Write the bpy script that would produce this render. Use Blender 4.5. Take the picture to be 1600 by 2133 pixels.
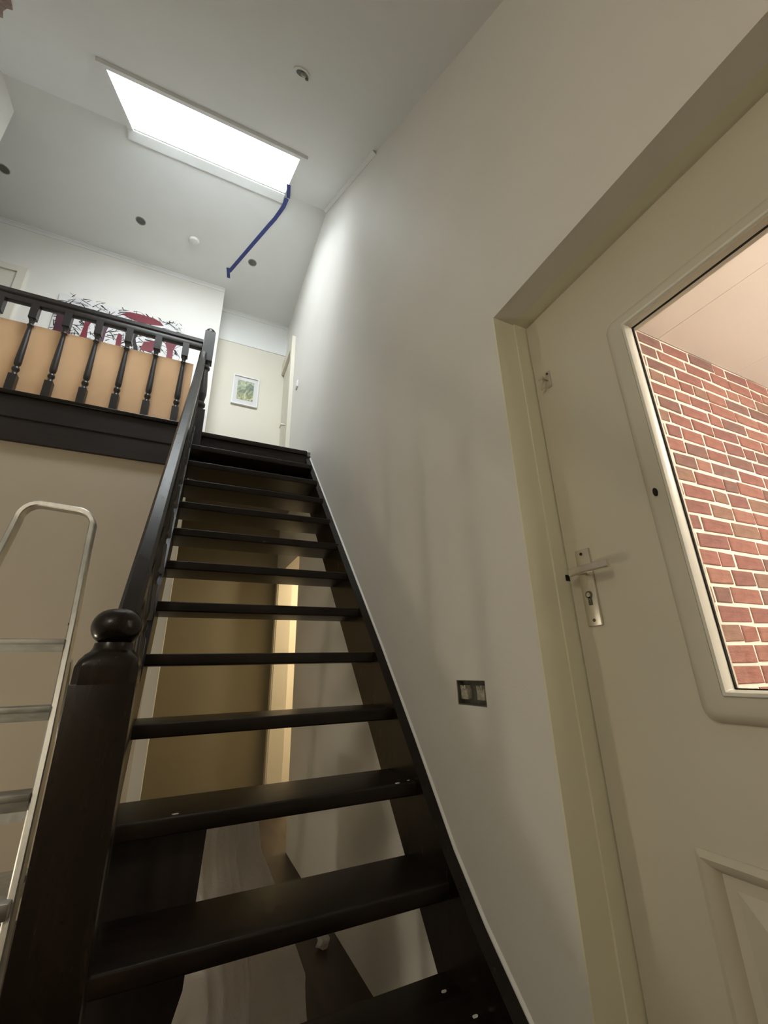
import bpy, bmesh, math, random
from mathutils import Vector, Matrix

random.seed(7)
for o in list(bpy.data.objects):
    bpy.data.objects.remove(o, do_unlink=True)
SC = bpy.context.scene
COL = SC.collection

# ------------------------------------------------------------------ camera
CAM_R = (0.9076, -0.4178, -0.0222)
CAM_U = (-0.1256, -0.3227, 0.9381)
CAM_F = (0.3993, 0.8491, 0.3460)
cam_d = bpy.data.cameras.new('camera')
cam = bpy.data.objects.new('camera', cam_d)
COL.objects.link(cam)
r, u, f = Vector(CAM_R).normalized(), Vector(CAM_U), Vector(CAM_F).normalized()
r = (r - f * r.dot(f)).normalized()
u = r.cross(f)
cam.matrix_world = Matrix(((r.x, u.x, -f.x, 0), (r.y, u.y, -f.y, 0), (r.z, u.z, -f.z, 1.0), (0, 0, 0, 1)))
cam_d.sensor_fit = 'VERTICAL'
cam_d.sensor_height = 36.0
cam_d.lens = 36.0 * 878.9 / 2133.0
cam_d.clip_start = 0.02
SC.camera = cam

# ------------------------------------------------------------------ world and lights
SKY = 29.0
w = bpy.data.worlds.new('sky')
SC.world = w
w.use_nodes = True
bg = w.node_tree.nodes['Background']
bg.inputs[0].default_value = (0.90, 0.935, 0.975, 1)
bg.inputs[1].default_value = SKY

TH = math.atan(0.8603)                  # pitch of the sloping ceiling
FOLD_Y, FOLD_Z = 3.023, 5.552           # line where slope and flat ceiling meet
SN = Vector((0, -math.sin(TH), math.cos(TH)))   # outward roof normal
def slope_z(y): return FOLD_Z + 0.8603 * (y - FOLD_Y)

def light(name, kind, loc, energy, col, size=0.1, rot=None, sy=None):
    d = bpy.data.lights.new(name, kind)
    d.energy = energy
    d.color = col
    if kind == 'AREA':
        d.size = size
        if sy:
            d.shape = 'RECTANGLE'; d.size_y = sy
    else:
        d.shadow_soft_size = size
    o = bpy.data.objects.new(name, d)
    o.location = loc
    if rot: o.rotation_euler = rot
    COL.objects.link(o)
    return o

WELL = 0.60
yc = 2.63
pc = Vector((-0.28, yc, slope_z(yc))) + SN * (WELL + 0.02)
por = light('skylight_portal', 'AREA', pc, 1, (1, 1, 1), 1.36, (TH, 0, 0), 1.04)
por.data.cycles.is_portal = True
# unseen lamps, inferred from the shadows: hall lamp behind the viewer, lamp in the brick room, lamp in the room under the landing
light('hall_lamp', 'POINT', (-1.20, -0.60, 2.02), 18, (1.0, 0.87, 0.66), 0.15)
light('work_lamp', 'POINT', (-1.30, 1.72, 0.40), 13, (1.0, 0.88, 0.68), 0.06)
light('brick_room_lamp', 'POINT', (2.3, -0.9, 2.2), 90, (1.0, 0.90, 0.80), 0.12)
light('back_room_lamp', 'POINT', (1.9, 3.9, 1.9), 62, (1.0, 0.80, 0.52), 0.10)

SC.view_settings.view_transform = 'Standard'
SC.view_settings.look = 'None'
SC.view_settings.exposure = 0.0
SC.view_settings.gamma = 1.0
SC.view_settings.use_curve_mapping = False

# ------------------------------------------------------------------ materials
def base(name):
    m = bpy.data.materials.new(name)
    m.use_nodes = True
    return m, m.node_tree.nodes, m.node_tree.links, m.node_tree.nodes['Principled BSDF']

def noise_mat(name, c1, c2, rough=0.6, scale=8.0, stretch=(1, 1, 1), bump=0.05, bscale=None, metal=0.0, spec=0.5, detail=4, r2=None, dist=0.002, coat=0.0):
    m, n, l, b = base(name)
    tc = n.new('ShaderNodeTexCoord'); mp = n.new('ShaderNodeMapping')
    mp.inputs['Scale'].default_value = stretch
    l.new(tc.outputs['Object'], mp.inputs[0])
    nz = n.new('ShaderNodeTexNoise'); nz.inputs['Scale'].default_value = scale; nz.inputs['Detail'].default_value = detail
    l.new(mp.outputs[0], nz.inputs['Vector'])
    cr = n.new('ShaderNodeValToRGB')
    cr.color_ramp.elements[0].color = (*c1, 1); cr.color_ramp.elements[1].color = (*c2, 1)
    cr.color_ramp.elements[0].position = 0.3; cr.color_ramp.elements[1].position = 0.7
    l.new(nz.outputs['Fac'], cr.inputs[0]); l.new(cr.outputs[0], b.inputs['Base Color'])
    b.inputs['Roughness'].default_value = rough
    b.inputs['Metallic'].default_value = metal
    b.inputs['Specular IOR Level'].default_value = spec
    b.inputs['Coat Weight'].default_value = coat
    if r2 is not None:
        mr = n.new('ShaderNodeMapRange'); mr.inputs[3].default_value = rough; mr.inputs[4].default_value = r2
        l.new(nz.outputs['Fac'], mr.inputs[0]); l.new(mr.outputs[0], b.inputs['Roughness'])
    if bump:
        nb = n.new('ShaderNodeTexNoise'); nb.inputs['Scale'].default_value = bscale or scale * 6; nb.inputs['Detail'].default_value = 3
        l.new(mp.outputs[0], nb.inputs['Vector'])
        bp = n.new('ShaderNodeBump'); bp.inputs['Strength'].default_value = bump; bp.inputs['Distance'].default_value = dist
        l.new(nb.outputs['Fac'], bp.inputs['Height']); l.new(bp.outputs[0], b.inputs['Normal'])
    return m

M = {}
M['wall'] = noise_mat('white_wall_paint', (0.77, 0.75, 0.705), (0.81, 0.79, 0.745), 0.55, 1.3, bump=0.25, bscale=220, dist=0.001)
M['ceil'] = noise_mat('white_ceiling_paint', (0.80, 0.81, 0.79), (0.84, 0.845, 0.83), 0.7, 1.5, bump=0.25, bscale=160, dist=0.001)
M['cream'] = noise_mat('cream_wall_paint', (0.72, 0.68, 0.58), (0.76, 0.72, 0.62), 0.6, 1.5, bump=0.15, bscale=200, dist=0.001)
M['tan'] = noise_mat('tan_wall_paint', (0.55, 0.47, 0.355), (0.59, 0.51, 0.39), 0.7, 1.2, bump=0.2, bscale=200, dist=0.001)
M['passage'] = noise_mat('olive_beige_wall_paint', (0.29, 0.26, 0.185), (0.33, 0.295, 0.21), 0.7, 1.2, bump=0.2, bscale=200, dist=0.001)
M['door'] = noise_mat('cream_gloss_door_paint', (0.65, 0.615, 0.505), (0.69, 0.65, 0.54), 0.42, 2, bump=0.08, bscale=40)
M['jamb'] = noise_mat('pale_yellow_frame_paint', (0.80, 0.79, 0.63), (0.84, 0.825, 0.67), 0.42, 2, bump=0.08, bscale=40)
M['bead'] = noise_mat('white_bead_paint', (0.80, 0.79, 0.70), (0.86, 0.84, 0.76), 0.35, 6, bump=0.05)
M['gloss'] = noise_mat('white_gloss_trim', (0.78, 0.785, 0.775), (0.82, 0.825, 0.815), 0.4, 3, bump=0.03)
M['sash'] = noise_mat('white_skylight_paint', (0.80, 0.82, 0.83), (0.84, 0.86, 0.87), 0.5, 3, bump=0.0)
M['wood'] = noise_mat('dark_stained_wood', (0.006, 0.0042, 0.003), (0.016, 0.010, 0.007), 0.17, 5, (9, 9, 1.2), 0.03, 20, r2=0.32, spec=0.33)
M['satin'] = noise_mat('dark_satin_spindle_wood', (0.010, 0.0075, 0.0065), (0.022, 0.016, 0.0135), 0.34, 5, (9, 9, 1.2), 0.03, 20, r2=0.46, spec=0.7)
M['woodx'] = noise_mat('dark_stained_tread_wood', (0.006, 0.0042, 0.003), (0.018, 0.0115, 0.008), 0.28, 5, (1.2, 9, 9), 0.12, 60, r2=0.42, spec=0.3)
M['fascia'] = noise_mat('dark_brown_fascia_wood', (0.012, 0.008, 0.0075), (0.022, 0.014, 0.013), 0.40, 4, (1, 8, 8), 0.1, 50)
M['floor'] = noise_mat('dark_floor_boards', (0.030, 0.022, 0.016), (0.055, 0.040, 0.028), 0.5, 4, (6, 1, 1), 0.1, 30)
M['carpet'] = noise_mat('grey_landing_carpet', (0.20, 0.19, 0.17), (0.26, 0.25, 0.22), 0.9, 60, bump=0.4)
M['alu'] = noise_mat('worn_aluminium', (0.52, 0.52, 0.50), (0.68, 0.68, 0.66), 0.34, 14, (3, 3, 1), 0.15, 60, metal=1.0, r2=0.52)
M['alu_step'] = noise_mat('shaded_aluminium_step', (0.30, 0.30, 0.28), (0.46, 0.46, 0.43), 0.42, 14, (1, 3, 3), 0.2, 60, metal=1.0, r2=0.6)  # darker aluminium copy: shade on the step fronts put into the colour
M['steel'] = noise_mat('satin_aluminium_handle', (0.62, 0.58, 0.50), (0.70, 0.66, 0.58), 0.34, 30, bump=0.02, metal=0.85)
M['hole'] = noise_mat('dark_hole', (0.012, 0.011, 0.009), (0.02, 0.018, 0.015), 0.9, 20, bump=0.0)
M['boxgrey'] = noise_mat('grey_plastic_box', (0.085, 0.085, 0.068), (0.135, 0.13, 0.105), 0.7, 60, bump=0.3)
M['mech'] = noise_mat('dusty_switch_insert', (0.30, 0.28, 0.22), (0.55, 0.52, 0.43), 0.7, 90, bump=0.4)
M['board'] = noise_mat('bare_fibreboard', (0.78, 0.49, 0.265), (0.86, 0.56, 0.315), 0.75, 3, bump=0.1, bscale=120)
M['tape'] = noise_mat('blue_masking_tape', (0.035, 0.05, 0.20), (0.05, 0.07, 0.26), 0.6, 20, bump=0.1)
M['brickroom'] = noise_mat('pink_white_ceiling_board', (0.80, 0.73, 0.65), (0.84, 0.77, 0.69), 0.6, 1, bump=0.05)
M['mortar'] = noise_mat('pale_mortar', (0.80, 0.72, 0.61), (0.88, 0.80, 0.69), 0.9, 40, bump=0.5)
M['canvas'] = noise_mat('white_canvas', (0.70, 0.69, 0.69), (0.76, 0.75, 0.75), 0.8, 6, bump=0.2, bscale=300)
M['ink'] = noise_mat('black_ink', (0.012, 0.011, 0.012), (0.025, 0.022, 0.024), 0.7, 20, bump=0)
M['red'] = noise_mat('red_paint', (0.13, 0.012, 0.022), (0.20, 0.020, 0.034), 0.6, 8, bump=0.1)
M['maroon'] = noise_mat('maroon_paint', (0.045, 0.010, 0.018), (0.075, 0.016, 0.026), 0.6, 8, bump=0.1)
M['plum'] = noise_mat('plum_paint', (0.075, 0.030, 0.050), (0.12, 0.045, 0.075), 0.6, 8, bump=0.1)
M['white_plastic'] = noise_mat('white_plastic', (0.78, 0.78, 0.76), (0.82, 0.82, 0.80), 0.4, 5, bump=0)
M['darkboard'] = noise_mat('dark_board', (0.030, 0.023, 0.020), (0.050, 0.039, 0.034), 0.45, 4, (6, 6, 1), 0.1)
M['glassrim'] = noise_mat('grey_spot_ring', (0.30, 0.30, 0.28), (0.40, 0.40, 0.38), 0.45, 8, bump=0, metal=0.4)
M['spotdark'] = noise_mat('dark_spot_reflector', (0.09, 0.09, 0.08), (0.14, 0.14, 0.125), 0.55, 12, bump=0)
M['brownpatch'] = noise_mat('rough_brown', (0.22, 0.15, 0.12), (0.36, 0.27, 0.22), 0.9, 30, bump=0.5)
M['speck'] = noise_mat('white_paint_drip', (0.85, 0.85, 0.82), (0.9, 0.9, 0.88), 0.4, 8, bump=0)

def sheet_mat():
    m, n, l, b = base('crinkled_plastic_sheet')
    tc = n.new('ShaderNodeTexCoord')
    nz = n.new('ShaderNodeTexNoise'); nz.inputs['Scale'].default_value = 9; nz.inputs['Detail'].default_value = 6; nz.inputs['Distortion'].default_value = 1.2
    l.new(tc.outputs['Object'], nz.inputs['Vector'])
    bp = n.new('ShaderNodeBump'); bp.inputs['Strength'].default_value = 0.8; bp.inputs['Distance'].default_value = 0.02
    l.new(nz.outputs['Fac'], bp.inputs['Height']); l.new(bp.outputs[0], b.inputs['Normal'])
    b.inputs['Base Color'].default_value = (0.88, 0.85, 0.82, 1)
    b.inputs['Roughness'].default_value = 0.22
    tl = n.new('ShaderNodeBsdfTranslucent'); tl.inputs[0].default_value = (0.85, 0.82, 0.79, 1)
    l.new(bp.outputs[0], tl.inputs['Normal'])
    mx = n.new('ShaderNodeMixShader'); mx.inputs[0].default_value = 0.45
    l.new(b.outputs[0], mx.inputs[1]); l.new(tl.outputs[0], mx.inputs[2]); l.new(mx.outputs[0], n['Material Output'].inputs[0])
    return m
M['sheet'] = sheet_mat()

def glass_mat():
    m = bpy.data.materials.new('clear_glass'); m.use_nodes = True
    n, l = m.node_tree.nodes, m.node_tree.links
    n.remove(n['Principled BSDF'])
    out = n['Material Output']
    tr = n.new('ShaderNodeBsdfTransparent'); tr.inputs[0].default_value = (0.97, 0.98, 0.97, 1)
    gl = n.new('ShaderNodeBsdfGlossy'); gl.inputs['Roughness'].default_value = 0.02
    mx = n.new('ShaderNodeMixShader'); mx.inputs[0].default_value = 0.035
    l.new(tr.outputs[0], mx.inputs[1]); l.new(gl.outputs[0], mx.inputs[2]); l.new(mx.outputs[0], out.inputs[0])
    return m
M['glass'] = glass_mat()

def picture_mat():
    m, n, l, b = base('landscape_print')
    tc = n.new('ShaderNodeTexCoord')
    sp = n.new('ShaderNodeSeparateXYZ'); l.new(tc.outputs['Generated'], sp.inputs[0])
    nz = n.new('ShaderNodeTexNoise'); nz.inputs['Scale'].default_value = 3.2; nz.inputs['Detail'].default_value = 5; nz.inputs['Distortion'].default_value = 1.6
    l.new(tc.outputs['Generated'], nz.inputs['Vector'])
    cr = n.new('ShaderNodeValToRGB'); e = cr.color_ramp.elements
    e[0].position = 0.36; e[0].color = (0.03, 0.05, 0.03, 1)
    e[1].position = 0.66; e[1].color = (0.62, 0.62, 0.42, 1)
    k = e.new(0.45); k.color = (0.16, 0.20, 0.10, 1)
    k = e.new(0.55); k.color = (0.34, 0.37, 0.20, 1)
    l.new(nz.outputs['Fac'], cr.inputs[0])
    g = n.new('ShaderNodeValToRGB'); g.color_ramp.elements[0].color = (0.45, 0.42, 0.12, 1); g.color_ramp.elements[1].color = (0.42, 0.55, 0.50, 1)
    g.color_ramp.elements[0].position = 0.15; g.color_ramp.elements[1].position = 0.8
    l.new(sp.outputs['Z'], g.inputs[0])
    mx = n.new('ShaderNodeMixRGB'); mx.inputs[0].default_value = 0.22
    l.new(cr.outputs[0], mx.inputs[1]); l.new(g.outputs[0], mx.inputs[2]); l.new(mx.outputs[0], b.inputs['Base Color'])
    b.inputs['Roughness'].default_value = 0.35
    return m
M['print'] = picture_mat()

def brick_mat(i, c):
    return noise_mat('red_brick_%d' % i, tuple(x * 0.78 for x in c), tuple(min(1, x * 1.18) for x in c), 0.85, 18, (1, 1, 2.2), 0.8, 60, dist=0.004)
BR = [brick_mat(i, c) for i, c in enumerate([(0.29, 0.125, 0.096), (0.255, 0.108, 0.086), (0.31, 0.145, 0.108), (0.20, 0.105, 0.086), (0.25, 0.140, 0.100), (0.23, 0.10, 0.085)])]

# ------------------------------------------------------------------ mesh helpers
def link(name, me, mat, parent=None):
    o = bpy.data.objects.new(name, me)
    if mat is not None and not me.materials:
        me.materials.append(M[mat] if isinstance(mat, str) else mat)
    COL.objects.link(o)
    if parent is not None:
        o.parent = parent
        o.matrix_parent_inverse = root_inv(parent)
    return o

def root_inv(p):
    mw = Matrix.Identity(4)
    q = p
    mats = []
    while q is not None:
        mats.append((Matrix(q.matrix_parent_inverse), Matrix(q.matrix_basis)))
        q = q.parent
    for pi, b in mats:
        mw = pi @ b @ mw
    return mw.inverted()

def finish(bm, name, mat, parent=None, smooth=False, bevel=0.0, seg=2):
    if bevel > 0:
        bmesh.ops.bevel(bm, geom=list(bm.edges), offset=bevel, segments=seg, profile=0.5, affect='EDGES', clamp_overlap=True)
    bmesh.ops.recalc_face_normals(bm, faces=bm.faces)
    if smooth:
        for fc in bm.faces: fc.smooth = True
    me = bpy.data.meshes.new(name)
    bm.to_mesh(me); bm.free()
    o = link(name, me, mat, parent)
    if smooth:
        mod = None
        try:
            me.set_sharp_from_angle(angle=math.radians(38))
        except Exception:
            pass
    return o

def bx(bm, x0, x1, y0, y1, z0, z1):
    vs = [bm.verts.new(p) for p in ((x0, y0, z0), (x1, y0, z0), (x1, y1, z0), (x0, y1, z0), (x0, y0, z1), (x1, y0, z1), (x1, y1, z1), (x0, y1, z1))]
    for q in ((0, 3, 2, 1), (4, 5, 6, 7), (0, 1, 5, 4), (1, 2, 6, 5), (2, 3, 7, 6), (3, 0, 4, 7)):
        bm.faces.new([vs[i] for i in q])
    return vs

def box(name, x0, x1, y0, y1, z0, z1, mat, parent=None, bevel=0.0, seg=2):
    bm = bmesh.new(); bx(bm, x0, x1, y0, y1, z0, z1)
    return finish(bm, name, mat, parent, smooth=bevel > 0, bevel=bevel, seg=seg)

def holed(name, axis, a0, a1, u0, u1, v0, v1, holes, mat, parent=None):
    """slab between a0..a1 along axis ('X' uses u=Y,v=Z ; 'Y' uses u=X,v=Z ; 'Z' uses u=X,v=Y) with rectangular holes"""
    holes = [(max(h[0], u0), min(h[1], u1), max(h[2], v0), min(h[3], v1)) for h in holes]
    us = sorted({u0, u1, *[h[0] for h in holes], *[h[1] for h in holes]})
    vs = sorted({v0, v1, *[h[2] for h in holes], *[h[3] for h in holes]})
    bm = bmesh.new()
    cache = {}
    def V(a, uu, vv):
        k = (a, uu, vv)
        if k not in cache:
            p = (a, uu, vv) if axis == 'X' else (uu, a, vv) if axis == 'Y' else (uu, vv, a)
            cache[k] = bm.verts.new(p)
        return cache[k]
    def solid(i, j):
        if i < 0 or j < 0 or i >= len(us) - 1 or j >= len(vs) - 1: return False
        cu, cv = (us[i] + us[i + 1]) / 2, (vs[j] + vs[j + 1]) / 2
        return not any(h[0] < cu < h[1] and h[2] < cv < h[3] for h in holes)
    for i in range(len(us) - 1):
        for j in range(len(vs) - 1):
            if not solid(i, j): continue
            A, B, Cc, D = us[i], us[i + 1], vs[j], vs[j + 1]
            for a in (a0, a1):
                bm.faces.new([V(a, A, Cc), V(a, B, Cc), V(a, B, D), V(a, A, D)])
            if not solid(i - 1, j): bm.faces.new([V(a0, A, Cc), V(a1, A, Cc), V(a1, A, D), V(a0, A, D)])
            if not solid(i + 1, j): bm.faces.new([V(a0, B, Cc), V(a1, B, Cc), V(a1, B, D), V(a0, B, D)])
            if not solid(i, j - 1): bm.faces.new([V(a0, A, Cc), V(a1, A, Cc), V(a1, B, Cc), V(a0, B, Cc)])
            if not solid(i, j + 1): bm.faces.new([V(a0, A, D), V(a1, A, D), V(a1, B, D), V(a0, B, D)])
    return finish(bm, name, mat, parent)

def prism_x(name, prof, x0, x1, mat, parent=None, bevel=0.0):
    """profile of (y,z) points extruded along X"""
    bm = bmesh.new()
    a = [bm.verts.new((x0, y, z)) for y, z in prof]
    b = [bm.verts.new((x1, y, z)) for y, z in prof]
    bm.faces.new(a); bm.faces.new(b[::-1])
    n = len(prof)
    for i in range(n):
        bm.faces.new([a[i], b[i], b[(i + 1) % n], a[(i + 1) % n]])
    return finish(bm, name, mat, parent, smooth=bevel > 0, bevel=bevel)

def lathe_bm(bm, prof, cx, cy, seg=20, squash=1.0):
    rings = []
    for rad, z in prof:
        rings.append([bm.verts.new((cx + rad * math.cos(2 * math.pi * k / seg), cy + rad * squash * math.sin(2 * math.pi * k / seg), z)) for k in range(seg)])
    for a, b in zip(rings, rings[1:]):
        for k in range(seg):
            bm.faces.new([a[k], a[(k + 1) % seg], b[(k + 1) % seg], b[k]])
    bm.faces.new(rings[0][::-1]); bm.faces.new(rings[-1])

def sweep(name, pts, w, h, mat, parent=None, up=(0, 0, 1), rnd=None, seg=10, closed=False, bevel=0.0):
    """rectangular or round bar along a polyline"""
    bm = bmesh.new()
    pts = [Vector(p) for p in pts]
    up = Vector(up)
    rings = []
    n = len(pts)
    for i, p in enumerate(pts):
        if i == 0: t = pts[1] - p
        elif i == n - 1: t = p - pts[-2]
        else: t = (pts[i + 1] - p).normalized() + (p - pts[i - 1]).normalized()
        t.normalize()
        s = t.cross(up).normalized()
        q = s.cross(t).normalized()
        k = 1.0
        if 0 < i < n - 1:
            c = (pts[i + 1] - p).normalized().dot((p - pts[i - 1]).normalized())
            k = 1.0 / max(0.5, math.sqrt((1 + c) / 2))
        if rnd:
            ring = [bm.verts.new(p + s * (w / 2) * math.cos(2 * math.pi * j / seg) + q * (h / 2) * k * math.sin(2 * math.pi * j / seg)) for j in range(seg)]
        else:
            b = min(w, h) * 0.18
            ring = [bm.verts.new(p + s * a + q * c * k) for a, c in ((-w/2+b, -h/2), (w/2-b, -h/2), (w/2, -h/2+b), (w/2, h/2-b), (w/2-b, h/2), (-w/2+b, h/2), (-w/2, h/2-b), (-w/2, -h/2+b))]
        rings.append(ring)
    m = len(rings[0])
    for a, b in zip(rings, rings[1:]):
        for k in range(m):
            bm.faces.new([a[k], a[(k + 1) % m], b[(k + 1) % m], b[k]])
    bm.faces.new(rings[0][::-1]); bm.faces.new(rings[-1])
    return finish(bm, name, mat, parent, smooth=True)

def empty(name, loc):
    o = bpy.data.objects.new(name, None)
    o.empty_display_size = 0.1
    o.location = loc
    COL.objects.link(o)
    return o

def tag(o, label=None, cat=None, group=None, kind=None):
    if label: o['label'] = label
    if cat: o['category'] = cat
    if group: o['group'] = group
    if kind: o['kind'] = kind
    return o

def struct(o, label=None, cat=None):
    return tag(o, label, cat, kind='structure')

# ------------------------------------------------------------------ dimensions
W = 0.83            # right-hand wall face
WT = 0.134          # its thickness to the door face
DX = W + WT
FL = -0.165         # floor level
LAND = 2.79         # landing level
RISE, GO = 0.2155, 0.177
def nos(n): return 3.238 - GO * n, LAND - RISE * n
JY = 0.846          # door frame side

# ------------------------------------------------------------------ structure
struct(box('floor', -2.2, DX, -1.5, 4.8, FL - 0.1, FL, 'floor'), 'dark wooden floor under and around the stairs', 'floor')
# right wall with main door, lower back door, switch box hole
BOXH = (1.095, 1.243, 0.885, 0.957)
struct(holed('wall_right', 'X', W, DX, -1.6, 5.2, FL - 0.05, 5.75,
      [(-0.10, 0.857, FL - 1, 2.1105), (3.46, 4.32, FL - 1, 1.935), BOXH], 'wall'), 'tall white plastered wall beside the staircase', 'wall')
struct(box('wall_left', -2.10, -1.873, -1.6, 3.297, FL - 0.05, 5.75, 'wall'), 'white wall corner at the far left of the stairwell', 'wall')
struct(box('wall_back', -2.10, 1.1, -1.6, -1.5, FL - 0.05, 5.75, 'tan'), 'tan wall behind the viewer', 'wall')
struct(box('wall_under_landing', -2.10, -0.172, 3.275, 3.385, FL - 0.05, 2.47, 'tan'), 'tan painted wall below the landing edge', 'wall')
struct(box('trim_1', -0.172, -0.103, 3.262, 3.39, FL, 2.47, 'cream'), 'narrow cream trim at the end of the tan wall', 'trim')
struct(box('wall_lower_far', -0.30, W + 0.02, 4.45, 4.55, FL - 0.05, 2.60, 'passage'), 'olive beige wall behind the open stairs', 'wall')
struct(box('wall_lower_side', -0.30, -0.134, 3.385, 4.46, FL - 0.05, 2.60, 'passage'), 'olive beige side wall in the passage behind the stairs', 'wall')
struct(box('wall_far', -3.3, -0.05, 4.50, 4.60, 2.60, 5.75, 'wall'), 'white far wall above the landing', 'wall')
struct(box('wall_recess', -0.15, W + 0.02, 4.83, 4.93, 2.60, 5.75, 'cream'), 'cream end wall of the upper hall recess', 'wall')
struct(box('wall_recess_side', -0.15, -0.05, 4.59, 4.84, 2.60, 5.75, 'wall'), 'white side of the upper hall recess', 'wall')
struct(box('wall_landing_left', -3.3, -3.2, 3.2, 4.6, 2.60, 5.75, 'wall'), 'white wall at the left end of the landing', 'wall')
struct(box('wall_landing_near', -3.3, -2.09, 3.187, 3.297, 2.60, 5.75, 'wall'), 'white wall closing the near side of the landing', 'wall')
struct(box('trim_2', -0.05, W, 4.822, 4.84, 5.065, 5.56, 'ceil'), 'white band above the picture', 'trim')  # thin proud slab, whiter than the cream wall below
# landing slab
struct(box('floor_landing', -3.3, W + 0.02, 3.262, 4.95, 2.50, LAND, 'carpet'), 'landing floor at the head of the stairs', 'floor')
# flat ceiling with spot holes is a slab; slope with skylight opening
SPOTS = [(-2.103, 3.885), (-0.955, 3.924), (0.209, 3.956)]
struct(box('ceiling_flat', -3.35, W + 0.05, FOLD_Y, 5.0, FOLD_Z, FOLD_Z + 0.1, 'ceil'), 'flat white ceiling above the landing', 'ceiling')
OP = (-0.95, 0.39, 2.25, 3.012)       # skylight opening in x and y

def slope_slab(name, x0, x1, y0, y1, hole, t, mat, off=0.0):
    """slab lying in the roof slope; y values are measured horizontally"""
    bm = bmesh.new()
    xs = sorted({x0, x1, hole[0], hole[1]}) if hole else [x0, x1]
    ys = sorted({y0, y1, hole[2], hole[3]}) if hole else [y0, y1]
    cache = {}
    def V(a, x, y):
        k = (a, x, y)
        if k not in cache:
            p = Vector((x, y, slope_z(y))) + SN * (off + a)
            cache[k] = bm.verts.new(p)
        return cache[k]
    def solid(i, j):
        if i < 0 or j < 0 or i >= len(xs) - 1 or j >= len(ys) - 1: return False
        cx, cy = (xs[i] + xs[i + 1]) / 2, (ys[j] + ys[j + 1]) / 2
        return not (hole and hole[0] < cx < hole[1] and hole[2] < cy < hole[3])
    for i in range(len(xs) - 1):
        for j in range(len(ys) - 1):
            if not solid(i, j): continue
            A, B, Cc, D = xs[i], xs[i + 1], ys[j], ys[j + 1]
            for a in (0, t): bm.faces.new([V(a, A, Cc), V(a, B, Cc), V(a, B, D), V(a, A, D)])
            if not solid(i - 1, j): bm.faces.new([V(0, A, Cc), V(t, A, Cc), V(t, A, D), V(0, A, D)])
            if not solid(i + 1, j): bm.faces.new([V(0, B, Cc), V(t, B, Cc), V(t, B, D), V(0, B, D)])
            if not solid(i, j - 1): bm.faces.new([V(0, A, Cc), V(t, A, Cc), V(t, B, Cc), V(0, B, Cc)])
            if not solid(i, j + 1): bm.faces.new([V(0, A, D), V(t, A, D), V(t, B, D), V(0, B, D)])
    return finish(bm, name, mat)

struct(slope_slab('ceiling_slope', -2.0, W + 0.05, -1.7, 3.09, OP, 0.10, 'ceil'), 'sloping white ceiling with the skylight opening', 'ceiling')

# skylight: a window with its well lining, sash and pane
win = struct(slope_slab('window_1', OP[0] - 0.05, OP[1] + 0.05, OP[2] - 0.05, OP[3] + 0.05, OP, WELL - 0.1, 'sash', 0.1), 'bright rectangular skylight in the sloping ceiling', 'skylight')
def well_part(name, x0, x1, y0, y1, hole, t, off, mat):
    o = slope_slab(name, x0, x1, y0, y1, hole, t, mat, off)
    o.parent = win
    return o
well_part('window_frame', OP[0] - 0.05, OP[1] + 0.05, OP[2] - 0.05, OP[3] + 0.05, (OP[0] + 0.05, OP[1] - 0.05, OP[2] + 0.04, OP[3] - 0.04), 0.05, WELL, 'sash')
well_part('sash', OP[0] + 0.03, OP[1] - 0.03, OP[2] + 0.02, OP[3] - 0.02, (OP[0] + 0.09, OP[1] - 0.09, OP[2] + 0.07, OP[3] - 0.07), 0.03, WELL + 0.012, 'sash')
well_part('glass_pane', OP[0] + 0.06, OP[1] - 0.06, OP[2] + 0.05, OP[3] - 0.05, None, 0.006, WELL + 0.03, 'glass')
well_part('inner_frame', OP[0] - 0.02, OP[1] + 0.02, OP[2] - 0.02, OP[3] + 0.02, (OP[0] + 0.012, OP[1] - 0.012, OP[2] + 0.012, OP[3] - 0.012), 0.03, 0.27, 'sash')
# architrave strips round the opening
tw = 0.05
def strip(x0, x1, y0, y1, t=0.018):
    o = slope_slab('architrave', x0, x1, y0, y1, None, t, 'gloss', -t); o.parent = win
strip(OP[0] - tw, OP[0] - 0.002, OP[2] - 0.05, OP[3])
strip(OP[1] + 0.002, OP[1] + 0.045, OP[2] - 0.05, OP[3] - 0.02, 0.003)
strip(OP[0] - tw, OP[1] + tw, OP[2] - 0.055, OP[2] - 0.008, 0.022)
a = box('architrave', OP[0] - tw, OP[1] + 0.0, FOLD_Y + 0.004, FOLD_Y + 0.095, FOLD_Z - 0.016, FOLD_Z - 0.0002, 'gloss'); a.parent = win

# cornices
def cornice_x(name, x0, x1, y, z, lab):
    s = 0.035
    return struct(prism_x(name, [(y, z), (y - s, z), (y - s, z - 0.008), (y - s * 0.7, z - s * 0.35), (y - s * 0.35, z - s * 0.7), (y - 0.008, z - s), (y, z - s)], x0, x1, 'gloss'), lab, 'cornice')
cornice_x('trim_3', -3.2, -0.05, 4.50, FOLD_Z, 'white cornice along the far landing wall')
cornice_x('trim_4', -0.05, W, 4.822, FOLD_Z, 'white cornice along the recess end wall')
bm = bmesh.new()
y0s, y1s = 1.75, FOLD_Y
pr = [(W, 0.0), (W - 0.028, 0.0), (W - 0.028, -0.006), (W - 0.006, -0.030), (W, -0.030)]
av = [bm.verts.new((x, y0s, slope_z(y0s) + d)) for x, d in pr]
bv = [bm.verts.new((x, y1s, slope_z(y1s) + d)) for x, d in pr]
bm.faces.new(av); bm.faces.new(bv[::-1])
for i in range(5): bm.faces.new([av[i], bv[i], bv[(i + 1) % 5], av[(i + 1) % 5]])
struct(finish(bm, 'trim_5', 'ceil'), 'thin white cornice where the slope meets the tall wall', 'cornice')

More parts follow.
